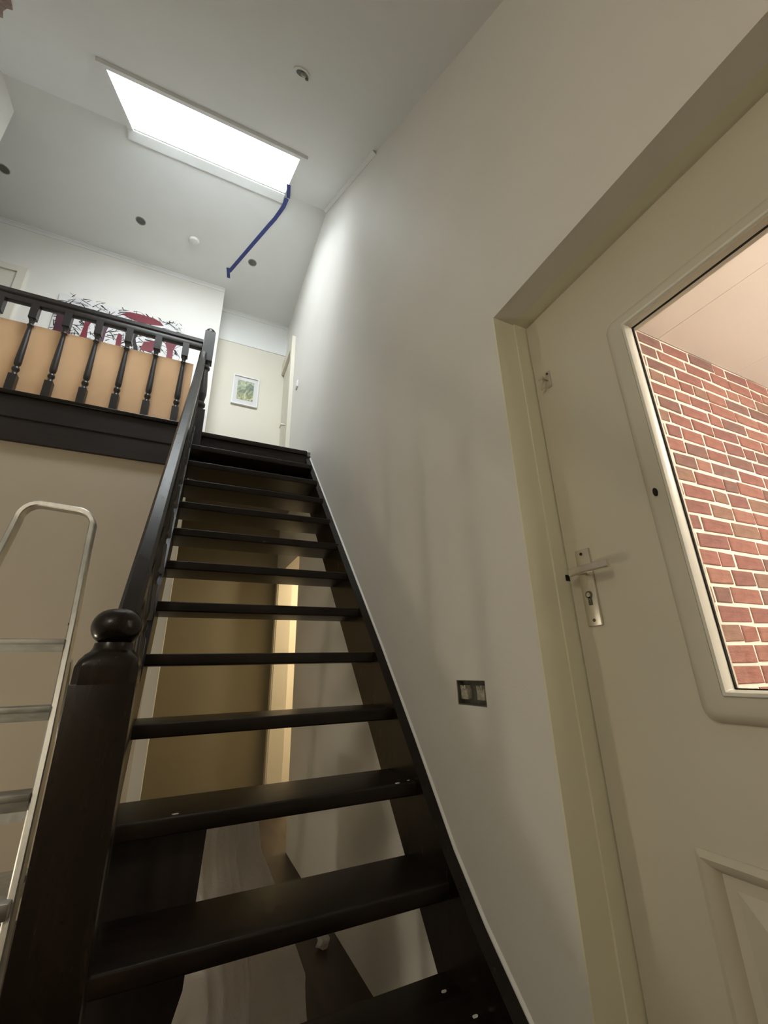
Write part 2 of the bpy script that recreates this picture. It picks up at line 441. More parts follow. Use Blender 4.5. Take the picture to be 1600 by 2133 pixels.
# landing edge fascia with nosing and cap
fas = struct(box('trim_6', -1.873, -0.16, 3.245, 3.275, 2.467, 2.80, 'fascia'), 'dark brown wooden fascia along the landing edge', 'fascia')
link_lip = box('lip', -1.873, -0.16, 3.225, 3.30, 2.80, 2.832, 'wood', fas, bevel=0.006)
box('groove_strip', -1.873, -0.16, 3.240, 3.246, 2.63, 2.637, 'wood', fas)

struct(box('trim_10', -0.055, W, 3.250, 3.262, 2.345, 2.748, 'woodx'), 'dark trimmer board under the top step', 'trim')
struct(box('trim_11', -0.055, W, 3.262, 3.50, 2.787, 2.792, 'woodx'), 'dark wooden strip at the landing edge', 'trim')

# ------------------------------------------------------------------ main door opening on the right
fr = struct(holed('trim_7', 'X', 0.915, DX + 0.02, -0.10, 0.857, FL, 2.1105, [(-0.09, JY, FL - 1, 2.1102)], 'jamb'), 'pale yellow painted door frame in the wall opening', 'door frame')
bm = bmesh.new()
bx(bm, DX + 0.0395, DX + 0.070, JY - 0.020, 0.857, FL, 2.1105)
bx(bm, DX + 0.0395, DX + 0.070, -0.10, JY - 0.020, 2.085, 2.1105)
bx(bm, DX + 0.0195, DX + 0.0396, JY + 0.0005, 0.857, FL, 2.1105)
finish(bm, 'door_stop', 'jamb', fr)
# pale painted lining of the reveal (side and head)
box('lining', W - 0.001, 0.916, 0.851, 0.858, FL, 2.1105, 'jamb', fr)
dy0, dy1 = -0.085, JY - 0.004
gz0, gz1, gy0, gy1 = 0.937, 1.83, 0.16, 0.520
door = struct(holed('door_1', 'X', DX, DX + 0.038, dy0, dy1, FL + 0.005, 2.1035, [(gy0, gy1, gz0, gz1), (0.02, 0.655, 0.02, 0.655)], 'door'), 'cream panelled door with a glazed upper pane', 'door')

def ring_x(name, y0, y1, z0, z1, wd, x0, x1, mat, parent, bevel=0.0):
    o = holed(name, 'X', x0, x1, y0, y1, z0, z1, [(y0 + wd, y1 - wd, z0 + wd, z1 - wd)], mat, parent)
    return o

# raised surround of the glass with rounded corners
def round_rect(y0, y1, z0, z1, rad, n=6):
    pts = []
    for cy, cz, a0 in ((y1 - rad, z1 - rad, 0), (y0 + rad, z1 - rad, 90), (y0 + rad, z0 + rad, 180), (y1 - rad, z0 + rad, 270)):
        for k in range(n + 1):
            t = math.radians(a0 + 90 * k / n)
            pts.append((cy + rad * math.cos(t), cz + rad * math.sin(t)))
    return pts
def ring_profile(name, prof, rect, mat, parent, rad0):
    """prof: list of (inset, x); sweeps round a rectangle so corners mitre"""
    bm = bmesh.new()
    rings = []
    for ins, x in prof:
        pts = round_rect(rect[0] + ins, rect[1] - ins, rect[2] + ins, rect[3] - ins, max(0.002, rad0 - ins * 0.6))
        rings.append([bm.verts.new((x, y, z)) for y, z in pts])
    m = len(rings[0])
    for a, b in zip(rings, rings[1:] + rings[:1]):
        for k in range(m):
            bm.faces.new([a[k], a[(k + 1) % m], b[(k + 1) % m], b[k]])
    return finish(bm, name, mat, parent, smooth=True)
ring_profile('raised_surround', [(0.0, DX + 0.002), (0.002, DX - 0.006), (0.012, DX - 0.014), (0.020, DX - 0.016), (0.050, DX - 0.016), (0.052, DX + 0.002)],
             (gy0 - 0.055, gy1 + 0.055, gz0 - 0.052, gz1 + 0.040), 'door', door, 0.03)
ring_profile('glazing_bead', [(0.0, DX + 0.004), (0.0, DX - 0.014), (0.004, DX - 0.021), (0.010, DX - 0.021), (0.014, DX - 0.012), (0.014, DX + 0.004)],
             (gy0 - 0.005, gy1 + 0.005, gz0 - 0.005, gz1 + 0.005), 'bead', door, 0.004)
ring_profile('rubber_seal', [(0.0, DX + 0.010), (0.0, DX + 0.004), (0.003, DX + 0.004), (0.003, DX + 0.010)],
             (gy0 + 0.0085, gy1 - 0.0085, gz0 + 0.0085, gz1 - 0.0085), 'hole', door, 0.003)
box('glass_pane', DX + 0.010, DX + 0.015, gy0, gy1, gz0, gz1, 'glass', door)
# lower panel with moulding
ring_profile('panel_moulding', [(-0.004, DX + 0.006), (-0.004, DX - 0.003), (0.008, DX - 0.010), (0.020, DX - 0.004), (0.030, DX + 0.012), (0.030, DX + 0.020)],
             (0.02, 0.655, 0.02, 0.655), 'door', door, 0.004)
bm = bmesh.new()
bx(bm, DX + 0.012, DX + 0.03, 0.03, 0.645, 0.03, 0.645)
finish(bm, 'lower_panel', 'door', door)
bm = bmesh.new()
lo = [bm.verts.new((DX + 0.012, y, z)) for y, z in ((0.07, 0.07), (0.605, 0.07), (0.605, 0.605), (0.07, 0.605))]
hi = [bm.verts.new((DX + 0.001, y, z)) for y, z in ((0.11, 0.11), (0.565, 0.11), (0.565, 0.565), (0.11, 0.565))]
bm.faces.new(hi)
for k in range(4): bm.faces.new([lo[k], lo[(k + 1) % 4], hi[(k + 1) % 4], hi[k]])
finish(bm, 'raised_field', 'door', door)
# small keyhole-like slot in the surround
bm = bmesh.new()
lathe_bm(bm, [(0.006, 0), (0.006, 0.004)], 0, 0, 14)
o = finish(bm, 'peg_hole', 'hole', door)
o.matrix_basis = Matrix.Translation((DX - 0.0200, 0.547, 1.364)) @ Matrix.Rotation(math.radians(90), 4, 'Y') @ Matrix.Diagonal((1.7, 0.8, 1, 1))
# lever handle on a long plate
pl = box('handle_plate', DX - 0.007, DX, 0.762, 0.806, 1.088, 1.290, 'steel', door, bevel=0.0025)
def xcyl(name, x0, x1, y, z, rad, mat, parent, seg=16):
    bm = bmesh.new(); lathe_bm(bm, [(rad, 0), (rad, x1 - x0)], 0, 0, seg)
    bmesh.ops.transform(bm, matrix=Matrix.Translation((x0, y, z)) @ Matrix.Rotation(math.radians(90), 4, 'Y'), verts=bm.verts)
    return finish(bm, name, mat, parent, smooth=True)
xcyl('neck', DX - 0.045, DX - 0.005, 0.786, 1.226, 0.009, 'steel', pl)
sweep('lever', [(DX - 0.048, 0.797, 1.2235), (DX - 0.050, 0.780, 1.225), (DX - 0.050, 0.725, 1.2265), (DX - 0.048, 0.680, 1.2265)], 0.012, 0.019, 'steel', pl)
xcyl('screw', DX - 0.0085, DX - 0.006, 0.786, 1.277, 0.004, 'hole', pl, 10)
xcyl('screw', DX - 0.0085, DX - 0.006, 0.783, 1.102, 0.004, 'boxgrey', pl, 10)
xcyl('lock_cylinder', DX - 0.010, DX - 0.006, 0.784, 1.167, 0.0095, 'boxgrey', pl, 16)
box('lock_tail', DX - 0.010, DX - 0.006, 0.778, 0.789, 1.140, 1.165, 'boxgrey', pl, bevel=0.002)
xcyl('lock_core', DX - 0.011, DX - 0.009, 0.784, 1.167, 0.006, 'steel', pl, 14)
box('strike_hole', DX - 0.012, DX + 0.002, JY - 0.002, JY + 0.004, 1.215, 1.232, 'hole', fr)
# hook latch
hk = box('hook_plate', DX - 0.003, DX, 0.779, 0.797, 1.822, 1.882, 'steel', door, bevel=0.001)
xcyl('pin', DX - 0.026, DX - 0.002, 0.793, 1.853, 0.005, 'steel', hk, 12)
sweep('hook', [(DX - 0.022, 0.808, 1.858), (DX - 0.022, 0.793, 1.856), (DX - 0.022, 0.790, 1.835), (DX - 0.020, 0.796, 1.823), (DX - 0.018, 0.806, 1.822)], 0.005, 0.007, 'steel', hk)
xcyl('screw', DX - 0.005, DX - 0.002, 0.788, 1.873, 0.003, 'hole', hk, 8)

# ------------------------------------------------------------------ room with the brick wall, behind the glass
struct(box('floor_brick_room', DX, 4.6, -2.2, 1.12, FL - 0.1, FL, 'floor'), 'floor of the brick room', 'floor')
struct(box('wall_brick_room_right', 4.5, 4.6, -2.2, 1.12, FL, 2.75, 'brickroom'), 'far side wall of the brick room', 'wall')
struct(box('wall_brick_room_back', DX, 4.6, -2.3, -2.2, FL, 2.75, 'brickroom'), 'back wall of the brick room', 'wall')
bw = struct(box('wall_brick', DX, 4.6, 1.0, 1.12, FL, 2.75, 'mortar'), 'red brick wall with pale mortar seen through the door glass', 'brick wall')
cl = struct(box('ceiling_brick_room', DX, 4.6, -2.2, 1.12, 2.612, 2.72, 'brickroom'), 'pinkish white boarded ceiling of the brick room', 'ceiling')
xs = [DX + 0.005, 1.39, 2.093, 2.80, 3.50, 4.2]
for xa, xb in zip(xs, xs[1:]):
    box('ceiling_panel', xa + 0.0015, xb - 0.0015, -2.19, 0.995, 2.600, 2.6125, 'brickroom', cl)
pitch, bh = 0.0770, 0.061
meshes = {}
rb = random.Random(3)
def brick_mesh(ln, v):
    k = (ln, v)
    if k not in meshes:
        bm = bmesh.new(); bx(bm, 0, ln, 0, 0.02, 0, bh)
        for q in bm.verts:
            q.co.x += rb.uniform(-0.004, 0.004); q.co.z += rb.uniform(-0.0045, 0.0045)
            if q.co.y < 0.01: q.co.y += rb.uniform(-0.0015, 0.0015)
        bmesh.ops.bevel(bm, geom=[e for e in bm.edges if all(q.co.y < 0.01 for q in e.verts)], offset=0.003, segments=1, affect='EDGES')
        bmesh.ops.recalc_face_normals(bm, faces=bm.faces)
        me = bpy.data.meshes.new('brick'); bm.to_mesh(me); bm.free()
        me.materials.append(BR[v % len(BR)])
        meshes[k] = me
    return meshes[k]
z = 2.600 - 0.010 - bh
row = 0
while z > 0.72:
    x = 1.60 + rb.choice((0.0, 0.055, 0.11, 0.165))
    lim = 2.15 + (z - 0.72) * 0.75
    while x < max(2.45, lim):
        ln = rb.choice((0.212, 0.212, 0.212, 0.212, 0.101, 0.101, 0.157))
        o = link('brick', brick_mesh(ln, rb.randrange(10)), None, bw)
        o.location = (x, 0.9945 + rb.uniform(-0.0015, 0.0015), z)
        x += ln + 0.017
    z -= pitch
    row += 1

# ------------------------------------------------------------------ back room seen through the stairs
struct(holed('trim_8', 'X', W + 0.0, DX, 3.46, 4.32, FL, 1.935, [(3.475, 4.300, FL - 1, 1.92)], 'cream'), 'pale lining of the door opening behind the stairs', 'door frame')
struct(box('floor_back_room', DX, 3.3, 2.6, 5.5, FL - 0.1, FL, 'floor'), 'floor of the lit back room', 'floor')
struct(box('ceiling_back_room', DX, 3.3, 2.6, 5.5, 2.40, 2.50, 'cream'), 'ceiling of the lit back room', 'ceiling')
struct(box('wall_back_room_far', DX, 3.3, 5.2, 5.3, FL, 2.45, 'cream'), 'cream far wall of the lit back room', 'wall')
struct(box('wall_back_room_side', 3.2, 3.3, 2.6, 5.3, FL, 2.45, 'cream'), 'side wall of the lit back room', 'wall')
struct(box('wall_back_room_near', DX, 3.3, 2.6, 2.7, FL, 2.45, 'cream'), 'near wall of the lit back room', 'wall')
ca = struct(box('trim_9', W - 0.014, W, 4.305, 4.385, FL, 1.99, 'cream'), 'pale casing at the far side of the lower doorway', 'casing')

# ------------------------------------------------------------------ staircase
st = empty('staircase', (0.34, 1.9, FL))
tag(st, 'dark stained open staircase rising along the tall white wall', 'staircase')
XL, XR = -0.105, 0.785
def tread_profile(n):
    y, z = nos(n)
    t, d, rr = 0.042, 0.225, 0.006
    p = []
    for k in range(5):
        a = math.radians(90 + 90 * k / 4)
        p.append((y + rr + rr * math.cos(a), z - rr + rr * math.sin(a)))
    for k in range(5):
        a = math.radians(180 + 90 * k / 4)
        p.append((y + rr + rr * math.cos(a), z - t + rr + rr * math.sin(a)))
    p += [(y + d, z - t), (y + d, z)]
    return p
treads = []
ty0, tz0 = nos(0)
pr = tread_profile(0)
base_tread = prism_x('tread', [(y - ty0, z - tz0) for y, z in pr], XL - 0.012, XR + 0.012, 'woodx', None)
for fc in base_tread.data.polygons: fc.use_smooth = True
try: base_tread.data.set_sharp_from_angle(angle=math.radians(35))
except Exception: pass
tmesh = base_tread.data
bpy.data.objects.remove(base_tread)
for n in range(0, 14):
    y, z = nos(n)
    if z - 0.042 < FL: continue
    o = link('tread', tmesh, None, st)
    o.location = (0, y, z)
    treads.append(o)
# right (wall) string: upper edge follows the nosings
top = [(3.37, 2.862), (2.509, 1.880), (1.815, 1.090), (1.525, 0.745), (1.314, 0.482), (1.183, 0.352), (1.043, 0.238), (0.90, 0.10)]
bot = [(0.90, FL), (1.02, FL), (1.25, 0.02), (3.30, 2.47), (3.37, 2.47)]
prism_x('string_board', top + bot, XR, W - 0.001, 'wood', st)
bm = bmesh.new()
for a, b in zip(top[:-1], top[1:]):
    v = [bm.verts.new(p) for p in ((W - 0.008, a[0], a[1] - 0.006), (W - 0.008, b[0], b[1] - 0.006), (W - 0.007, b[0], b[1] + 0.005), (W - 0.007, a[0], a[1] + 0.005),
                                   (W - 0.0002, a[0], a[1] - 0.006), (W - 0.0002, b[0], b[1] - 0.006), (W - 0.0002, b[0], b[1] + 0.012), (W - 0.0002, a[0], a[1] + 0.012))]
    for q in ((0, 1, 2, 3), (7, 6, 5, 4), (3, 2, 6, 7), (0, 4, 5, 1)): bm.faces.new([v[i] for i in q])
finish(bm, 'sealant_line', 'gloss', st)
# left (outer) string
def sl(y): return LAND + (y - 3.238) * RISE / GO
prism_x('string_board', [(3.245, sl(3.245) + 0.05), (0.98, sl(0.98) + 0.05), (0.98, FL), (1.06, FL), (1.20, sl(1.20) - 0.24), (3.245, sl(3.245) - 0.30)], XL - 0.045, XL, 'wood', st)
# handrail
RX = -0.130
rail_pts = [(RX, 0.985, 0.775), (RX, 1.45, 1.322), (RX, 2.80, 2.915), (RX, 3.05, 3.25), (RX, 3.215, 3.500)]
hr = sweep('handrail', rail_pts, 0.052, 0.058, 'wood', st, up=(0, -0.77, 0.64))
def rail_z(y):
    for a, b in zip(rail_pts, rail_pts[1:]):
        if y <= b[1]:
            return a[2] + (b[2] - a[2]) * (y - a[1]) / (b[1] - a[1])
    return rail_pts[-1][2]
# bottom newel
nw = box('newel_post', -0.160, -0.062, 0.905, 1.003, FL, 0.985, 'wood', st, bevel=0.0012)
bm = bmesh.new()
cx, cy = -0.111, 0.954
for k in range(12):
    pass
prof = [(0.049, 0.985)]
# square shoulder easing into a round neck
sq = []
def ringsq(half, z, rnd, n=24):
    pts = []
    for k in range(n):
        a = 2 * math.pi * (k + 0.5) / n
        c, s = math.cos(a), math.sin(a)
        m = max(abs(c), abs(s))
        px_, py_ = c / m * half, s / m * half
        qx, qy = c * half, s * half
        pts.append(bm.verts.new((cx + px_ * (1 - rnd) + qx * rnd, cy + py_ * (1 - rnd) + qy * rnd, z)))
    return pts
rings = [ringsq(0.0490, 0.983, 0.0), ringsq(0.0490, 1.012, 0.05), ringsq(0.047, 1.024, 0.25), ringsq(0.043, 1.033, 0.6), ringsq(0.036, 1.039, 0.9), ringsq(0.033, 1.044, 1), ringsq(0.031, 1.054, 1)]
for a_, b_ in zip(rings, rings[1:]):
    for k in range(24): bm.faces.new([a_[k], a_[(k + 1) % 24], b_[(k + 1) % 24], b_[k]])
bm.faces.new(rings[0][::-1]); bm.faces.new(rings[-1])
finish(bm, 'shoulder', 'wood', nw, smooth=True)
bm = bmesh.new()
pf = []
for k in range(15):
    a = -math.pi / 2 + math.pi * k / 14
    pf.append((max(0.002, 0.0425 * max(0.0, math.cos(a)) ** 0.75), 1.083 + 0.033 * math.sin(a)))
lathe_bm(bm, pf, cx, cy, 32)
finish(bm, 'ball_cap', 'wood', nw, smooth=True)

# turned baluster shape, reused
def baluster_mesh(name, h, half=0.024, bottom=0.14, topb=0.13):
    bm = bmesh.new()
    bx(bm, -half, half, -half, half, 0, bottom)
    bx(bm, -half, half, -half, half, h - topb, h)
    L = h - bottom - topb
    rel = [(0.017, 0.0), (0.0125, 0.03), (0.0125, 0.06), (0.017, 0.075), (0.019, 0.10), (0.017, 0.125), (0.011, 0.14), (0.011, 0.155), (0.0165, 0.175), (0.0185, 0.22),
           (0.0175, 0.35), (0.0155, 0.55), (0.0125, 0.78), (0.0115, 0.86), (0.0165, 0.875), (0.0165, 0.89), (0.0115, 0.905), (0.012, 0.93), (0.015, 0.965), (0.018, 1.0)]
    lathe_bm(bm, [(a * half / 0.020, bottom + L * b) for a, b in rel], 0, 0, 14)
    bmesh.ops.recalc_face_normals(bm, faces=bm.faces)
    for fc in bm.faces: fc.smooth = True
    me = bpy.data.meshes.new(name); bm.to_mesh(me); bm.free()
    try: me.set_sharp_from_angle(angle=math.radians(40))
    except Exception: pass
    me.materials.append(M['satin'])
    return me
# stair balusters between string and rail
bmesh_stair = baluster_mesh('baluster', 0.74, 0.016, 0.16, 0.12)
for n in range(0, 11):
    y = nos(n)[0] - 0.10 + 0.0
    if y < 1.2: break
    o = link('baluster', bmesh_stair, None, st)
    zb = sl(y) + 0.03
    o.location = (RX + 0.004, y, zb)
    o.scale = (1, 1, (rail_z(y) - 0.02 - zb) / 0.74)
# paint specks on the treads
for x, y, n, s in ((0.045, 1.490, 10, 0.009), (0.770, 1.490, 10, 0.006), (0.738, 1.272, 12, 0.009), (0.760, 1.167, 12, 0.009), (0.72, 1.475, 10, 0.010)):
    bm = bmesh.new()
    pts = [bm.verts.new((x + s * (0.7 + 0.5 * rb.random()) * math.cos(t), y + s * 0.5 * (0.7 + 0.5 * rb.random()) * math.sin(t), nos(n)[1] + 0.0006)) for t in [i * math.pi / 4 for i in range(8)]]
    fc = bm.faces.new(pts)
    ex = bmesh.ops.extrude_face_region(bm, geom=[fc])
    bmesh.ops.translate(bm, vec=(0, 0, 0.0012), verts=[v for v in ex['geom'] if isinstance(v, bmesh.types.BMVert)])
    finish(bm, 'paint_speck', 'speck', st)

# ------------------------------------------------------------------ landing balustrade
lb = empty('landing_balustrade', (-0.9, 3.26, 2.832))
tag(lb, 'dark turned-spindle balustrade along the landing edge above the tan wall', 'balustrade')
sweep('handrail', [(-1.873, 3.26, 3.652), (-0.1455, 3.26, 3.650)], 0.062, 0.044, 'satin', lb)
box('under_rail', -1.873, -0.1455, 3.238, 3.282, 3.578, 3.630, 'satin', lb, bevel=0.004)
bl = baluster_mesh('baluster', 0.765)
for k in range(8):
    o = link('baluster', bl, None, lb)
    o.location = (-0.270 - 0.2035 * k, 3.26, 2.826)
nt = empty('tmp', (0, 0, 0)); bpy.data.objects.remove(nt)
nx, ny = -0.100, 3.262
bm = bmesh.new()
bx(bm, nx - 0.045, nx + 0.045, ny - 0.045, ny + 0.045, 2.47, 2.98)
bx(bm, nx - 0.042, nx + 0.042, ny - 0.042, ny + 0.042, 3.46, 3.765)
lathe_bm(bm, [(0.036, 2.98), (0.026, 2.995), (0.026, 3.01), (0.040, 3.03), (0.040, 3.05), (0.026, 3.065), (0.030, 3.09), (0.038, 3.14), (0.036, 3.22), (0.027, 3.34), (0.024, 3.38), (0.036, 3.395), (0.036, 3.41), (0.026, 3.425), (0.034, 3.46)], nx, ny, 20)
np_ = finish(bm, 'newel_post', 'satin', st)
bm = bmesh.new()
lathe_bm(bm, [(0.041, 3.764), (0.041, 3.775), (0.036, 3.795), (0.025, 3.808), (0.010, 3.814), (0.003, 3.815)], nx, ny, 24)
finish(bm, 'cap', 'wood', np_, smooth=True)

# fibreboard leaning behind the spindles
o = box('fibreboard_sheet', -2.05, -0.195, 3.305, 3.318, 2.795, 3.447, 'board')
tag(o, 'light orange fibreboard sheet standing behind the landing spindles', 'board')

# ------------------------------------------------------------------ wall art on the far wall
art = empty('wall_painting', (-1.02, 4.47, 3.85))
tag(art, 'wide painting of red shapes and black twig lines on the far landing wall', 'painting')
box('canvas', -1.62, -0.42, 4.472, 4.4995, 3.85, 4.80, 'canvas', art)
def poly_part(name, pts, y, mat, parent):
    bm = bmesh.new()
    a = [bm.verts.new((x, y, z)) for x, z in pts]
    b = [bm.verts.new((x, y + 0.0015, z)) for x, z in pts]
    bm.faces.new(a); bm.faces.new(b[::-1])
    for i in range(len(pts)):
        bm.faces.new([a[i], b[i], b[(i + 1) % len(pts)], a[(i + 1) % len(pts)]])
    return finish(bm, name, mat, parent)
ra = random.Random(11)
bm = bmesh.new()
def stroke(x, z, ang, ln, wd, y):
    dx, dz = math.cos(ang) * ln / 2, math.sin(ang) * ln / 2
    px_, pz_ = -math.sin(ang) * wd / 2, math.cos(ang) * wd / 2
    q = [(x - dx - px_, z - dz - pz_), (x + dx - px_ * 0.4, z + dz - pz_ * 0.4), (x + dx + px_ * 0.4, z + dz + pz_ * 0.4), (x - dx + px_, z - dz + pz_)]
    vs = []
    for a, b in q:
        a = min(max(a, -1.66), -0.38); b = min(max(b, 3.86), 4.83)
        vs.append(bm.verts.new((a, y, b)))
    bm.faces.new(vs)
for k in range(520):
    x = ra.uniform(-1.60, -0.44); z = 3.90 + 0.93 * ra.random()
    stroke(x, z, ra.choice((0.6, -0.7, 1.3, 2.2, 0.1)) + ra.uniform(-0.4, 0.4), ra.uniform(0.04, 0.12), ra.uniform(0.005, 0.013), 4.4705 - 0.0001 * (k % 9))
so = finish(bm, 'ink_strokes', 'ink', art)
tag(so, kind='stuff')
Yp = 4.4690
shapes = {
 'maroon': [[(-1.596, 4.60), (-1.467, 4.63), (-1.44, 4.30), (-1.583, 4.28)]],
 'red': [[(-1.355, 4.64), (-1.283, 4.64), (-1.293, 4.518), (-1.308, 4.46), (-1.29, 4.25), (-1.36, 4.25), (-1.346, 4.458)],
         [(-1.034, 4.472), (-1.011, 4.468), (-0.993, 4.415), (-0.987, 4.30), (-1.036, 4.30), (-1.041, 4.391)],
         [(-0.786, 4.444), (-0.689, 4.492), (-0.674, 4.39), (-0.697, 4.33), (-0.809, 4.33)],
         [(-0.591, 4.60), (-0.475, 4.60), (-0.468, 4.516), (-0.491, 4.427), (-0.484, 4.24), (-0.548, 4.24), (-0.547, 4.407), (-0.576, 4.478)],
         [(-1.047, 4.739), (-0.979, 4.790), (-0.876, 4.800), (-0.742, 4.795), (-0.671, 4.770), (-0.631, 4.727), (-0.731, 4.700), (-0.863, 4.690), (-0.969, 4.705)]],
 'plum': [[(-1.169, 4.62), (-1.120, 4.60), (-1.145, 4.455), (-1.15, 4.25), (-1.20, 4.25), (-1.192, 4.467)],
          [(-1.099, 4.60), (-0.964, 4.61), (-0.957, 4.528), (-1.057, 4.53)]],
 'ink': [[(-0.892, 4.60), (-0.835, 4.59), (-0.871, 4.453), (-0.815, 4.28), (-0.86, 4.28), (-0.897, 4.443)]],
}
for mname, lst in shapes.items():
    for pts in lst:
        poly_part('painted_shape', pts, Yp - 0.0004 * ra.random(), mname, art)

# framed print in the recess
pc_ = empty('framed_picture', (0.347, 4.82, 4.135))
tag(pc_, 'small framed green landscape print on the cream recess wall', 'picture')
holed('frame', 'Y', 4.800, 4.829, 0.190, 0.508, 4.134, 4.566, [(0.205, 0.493, 4.149, 4.551)], 'gloss', pc_)
box('mount', 0.204, 0.494, 4.815, 4.828, 4.148, 4.552, 'canvas', pc_)
box('print', 0.250, 0.448, 4.812, 4.8155, 4.215, 4.500, 'print', pc_)

# upper landing doors
d2 = struct(box('door_2', W - 0.012, W - 0.001, 4.30, 4.81, LAND, 4.74, 'cream'), 'cream door on the right wall at the end of the landing', 'door')
bm = bmesh.new()
bx(bm, W - 0.045, W - 0.001, 4.22, 4.30, LAND, 4.90)
bx(bm, W - 0.045, W - 0.001, 4.30, 4.822, 4.74, 4.90)
finish(bm, 'casing', 'cream', d2)
box('handle_plate', W - 0.020, W - 0.011, 4.345, 4.375, 3.62, 3.82, 'steel', d2)
sweep('lever', [(W - 0.012, 4.36, 3.70), (W - 0.080, 4.365, 3.70), (W - 0.082, 4.45, 3.70)], 0.014, 0.018, 'steel', d2)
d3 = struct(box('door_3', -2.95, -2.008, 4.485, 4.4995, LAND, 4.914, 'cream'), 'pale door at the far left of the landing', 'door')
bm = bmesh.new()
bx(bm, -2.008, -1.935, 4.465, 4.4995, LAND, 4.985)
bx(bm, -3.02, -2.008, 4.465, 4.4995, 4.914, 4.985)
finish(bm, 'casing', 'cream', d3)
# wall switch at the head of the stairs
sw = box('light_switch', W - 0.012, W - 0.0005, 3.93, 4.01, 3.955, 4.04, 'white_plastic', bevel=0.003)
tag(sw, 'small white light switch on the wall above the stair head', 'switch')
box('rocker', W - 0.016, W - 0.011, 3.945, 3.995, 3.97, 4.025, 'white_plastic', sw)

# ------------------------------------------------------------------ ceiling fittings
def disc(name, loc, rot, prof, mat, parent=None, seg=28):
    bm = bmesh.new(); lathe_bm(bm, prof, 0, 0, seg)
    bmesh.ops.transform(bm, matrix=Matrix.Translation(loc) @ rot, verts=bm.verts)
    return finish(bm, name, mat, parent, smooth=True)
names = ['leftmost unlit recessed spotlight at the edge of the flat ceiling', 'unlit recessed spotlight left of the smoke detector', 'unlit recessed spotlight beside the blue tape']
for (x, y), lab in zip(SPOTS, names):
    e = empty('recessed_spotlight', (x, y, FOLD_Z))
    tag(e, lab, 'spotlight', 'recessed spotlights in the flat ceiling')
    disc('reflector', (x, y, FOLD_Z), Matrix(), [(0.041, -0.0025), (0.041, -0.0005)], 'spotdark', e)
    bm = bmesh.new()
    seg = 28
    rr = [[bm.verts.new((x + q * math.cos(2 * math.pi * k / seg), y + q * math.sin(2 * math.pi * k / seg), FOLD_Z + zz)) for k in range(seg)] for q, zz in ((0.050, -0.0002), (0.048, -0.004), (0.042, -0.005), (0.040, -0.001))]
    for a, b in zip(rr, rr[1:]):
        for k in range(seg): bm.faces.new([a[k], a[(k + 1) % seg], b[(k + 1) % seg], b[k]])
    finish(bm, 'ring', 'glassrim', e, smooth=True)
e = empty('smoke_detector', (-0.427, 3.937, FOLD_Z))
tag(e, 'round white smoke detector on the flat ceiling', 'smoke detector')
disc('housing', (-0.427, 3.937, FOLD_Z), Matrix(), [(0.054, -0.0005), (0.054, -0.016), (0.046, -0.028), (0.030, -0.031)], 'white_plastic', e)
disc('vent_ring', (-0.427, 3.937, FOLD_Z), Matrix(), [(0.026, -0.030), (0.024, -0.034), (0.010, -0.035)], 'gloss', e)
# spot dangling from the slope
sp = Vector((0.218, 1.416, slope_z(1.416)))
e = empty('dangling_spotlight', sp)
tag(e, 'loose spotlight fitting on the sloping ceiling near the tall wall', 'spotlight')
R_ = Matrix.Rotation(TH, 4, 'X')
disc('ring', sp, R_, [(0.046, -0.0008), (0.045, -0.006), (0.036, -0.007)], 'ceil', e)
disc('reflector', sp, R_, [(0.030, -0.0065), (0.030, -0.0085)], 'spotdark', e)
disc('bulb', sp + Vector((0.012, -0.006, -0.006)), R_, [(0.016, -0.004), (0.017, -0.014), (0.010, -0.020)], 'glassrim', e, 16)
disc('clip', sp + Vector((0.032, 0.010, -0.002)), R_, [(0.010, -0.004), (0.010, -0.012)], 'spotdark', e, 10)

# rough brown patch on the slope, top left corner
bm = bmesh.new()
pts = []
for x, y in ((-1.335, 1.93), (-1.372, 2.045), (-1.398, 2.115), (-1.43, 2.125), (-1.47, 2.17), (-1.505, 2.245), (-1.60, 2.26), (-1.66, 2.10), (-1.60, 1.90), (-1.45, 1.86)):
    pts.append(Vector((x, y, slope_z(y))))
a = [bm.verts.new(p - SN * 0.001) for p in pts]; b = [bm.verts.new(p - SN * 0.006) for p in pts]
bm.faces.new(a); bm.faces.new(b[::-1])
for i in range(len(pts)): bm.faces.new([a[i], b[i], b[(i + 1) % len(pts)], a[(i + 1) % len(pts)]])
o = finish(bm, 'brown_patch', 'brownpatch')
tag(o, 'rough brown patch on the sloping ceiling at the top left corner', 'patch')

# blue tape stuck from the skylight corner along the flat ceiling
def ribbon(name, pts, wd, mat, nrm, thick=0.0012):
    bm = bmesh.new(); A = []; B = []
    pts = [Vector(p) for p in pts]
    for i, p in enumerate(pts):
        t = (pts[min(i + 1, len(pts) - 1)] - pts[max(i - 1, 0)]).normalized()
        nn = Vector(nrm[i]) if isinstance(nrm, list) else Vector(nrm)
        s = t.cross(nn).normalized() * wd / 2
        A.append([bm.verts.new(p - s + nn * 0.001), bm.verts.new(p + s + nn * 0.001), bm.verts.new(p + s + nn * (0.001 + thick)), bm.verts.new(p - s + nn * (0.001 + thick))])
    for a, b in zip(A, A[1:]):
        for k in range(4): bm.faces.new([a[k], a[(k + 1) % 4], b[(k + 1) % 4], b[k]])
    bm.faces.new(A[0][::-1]); bm.faces.new(A[-1])
    return bm
dn = (0, 0, -1)
tp = [(0.420, 3.05, FOLD_Z - 0.016), (0.405, 3.15, FOLD_Z - 0.012), (0.385, 3.22, FOLD_Z - 0.001), (0.350, 3.32, FOLD_Z), (0.30, 3.43, FOLD_Z), (-0.03, 4.195, FOLD_Z)]
te = empty('blue_tape', (0.40, 3.05, FOLD_Z))
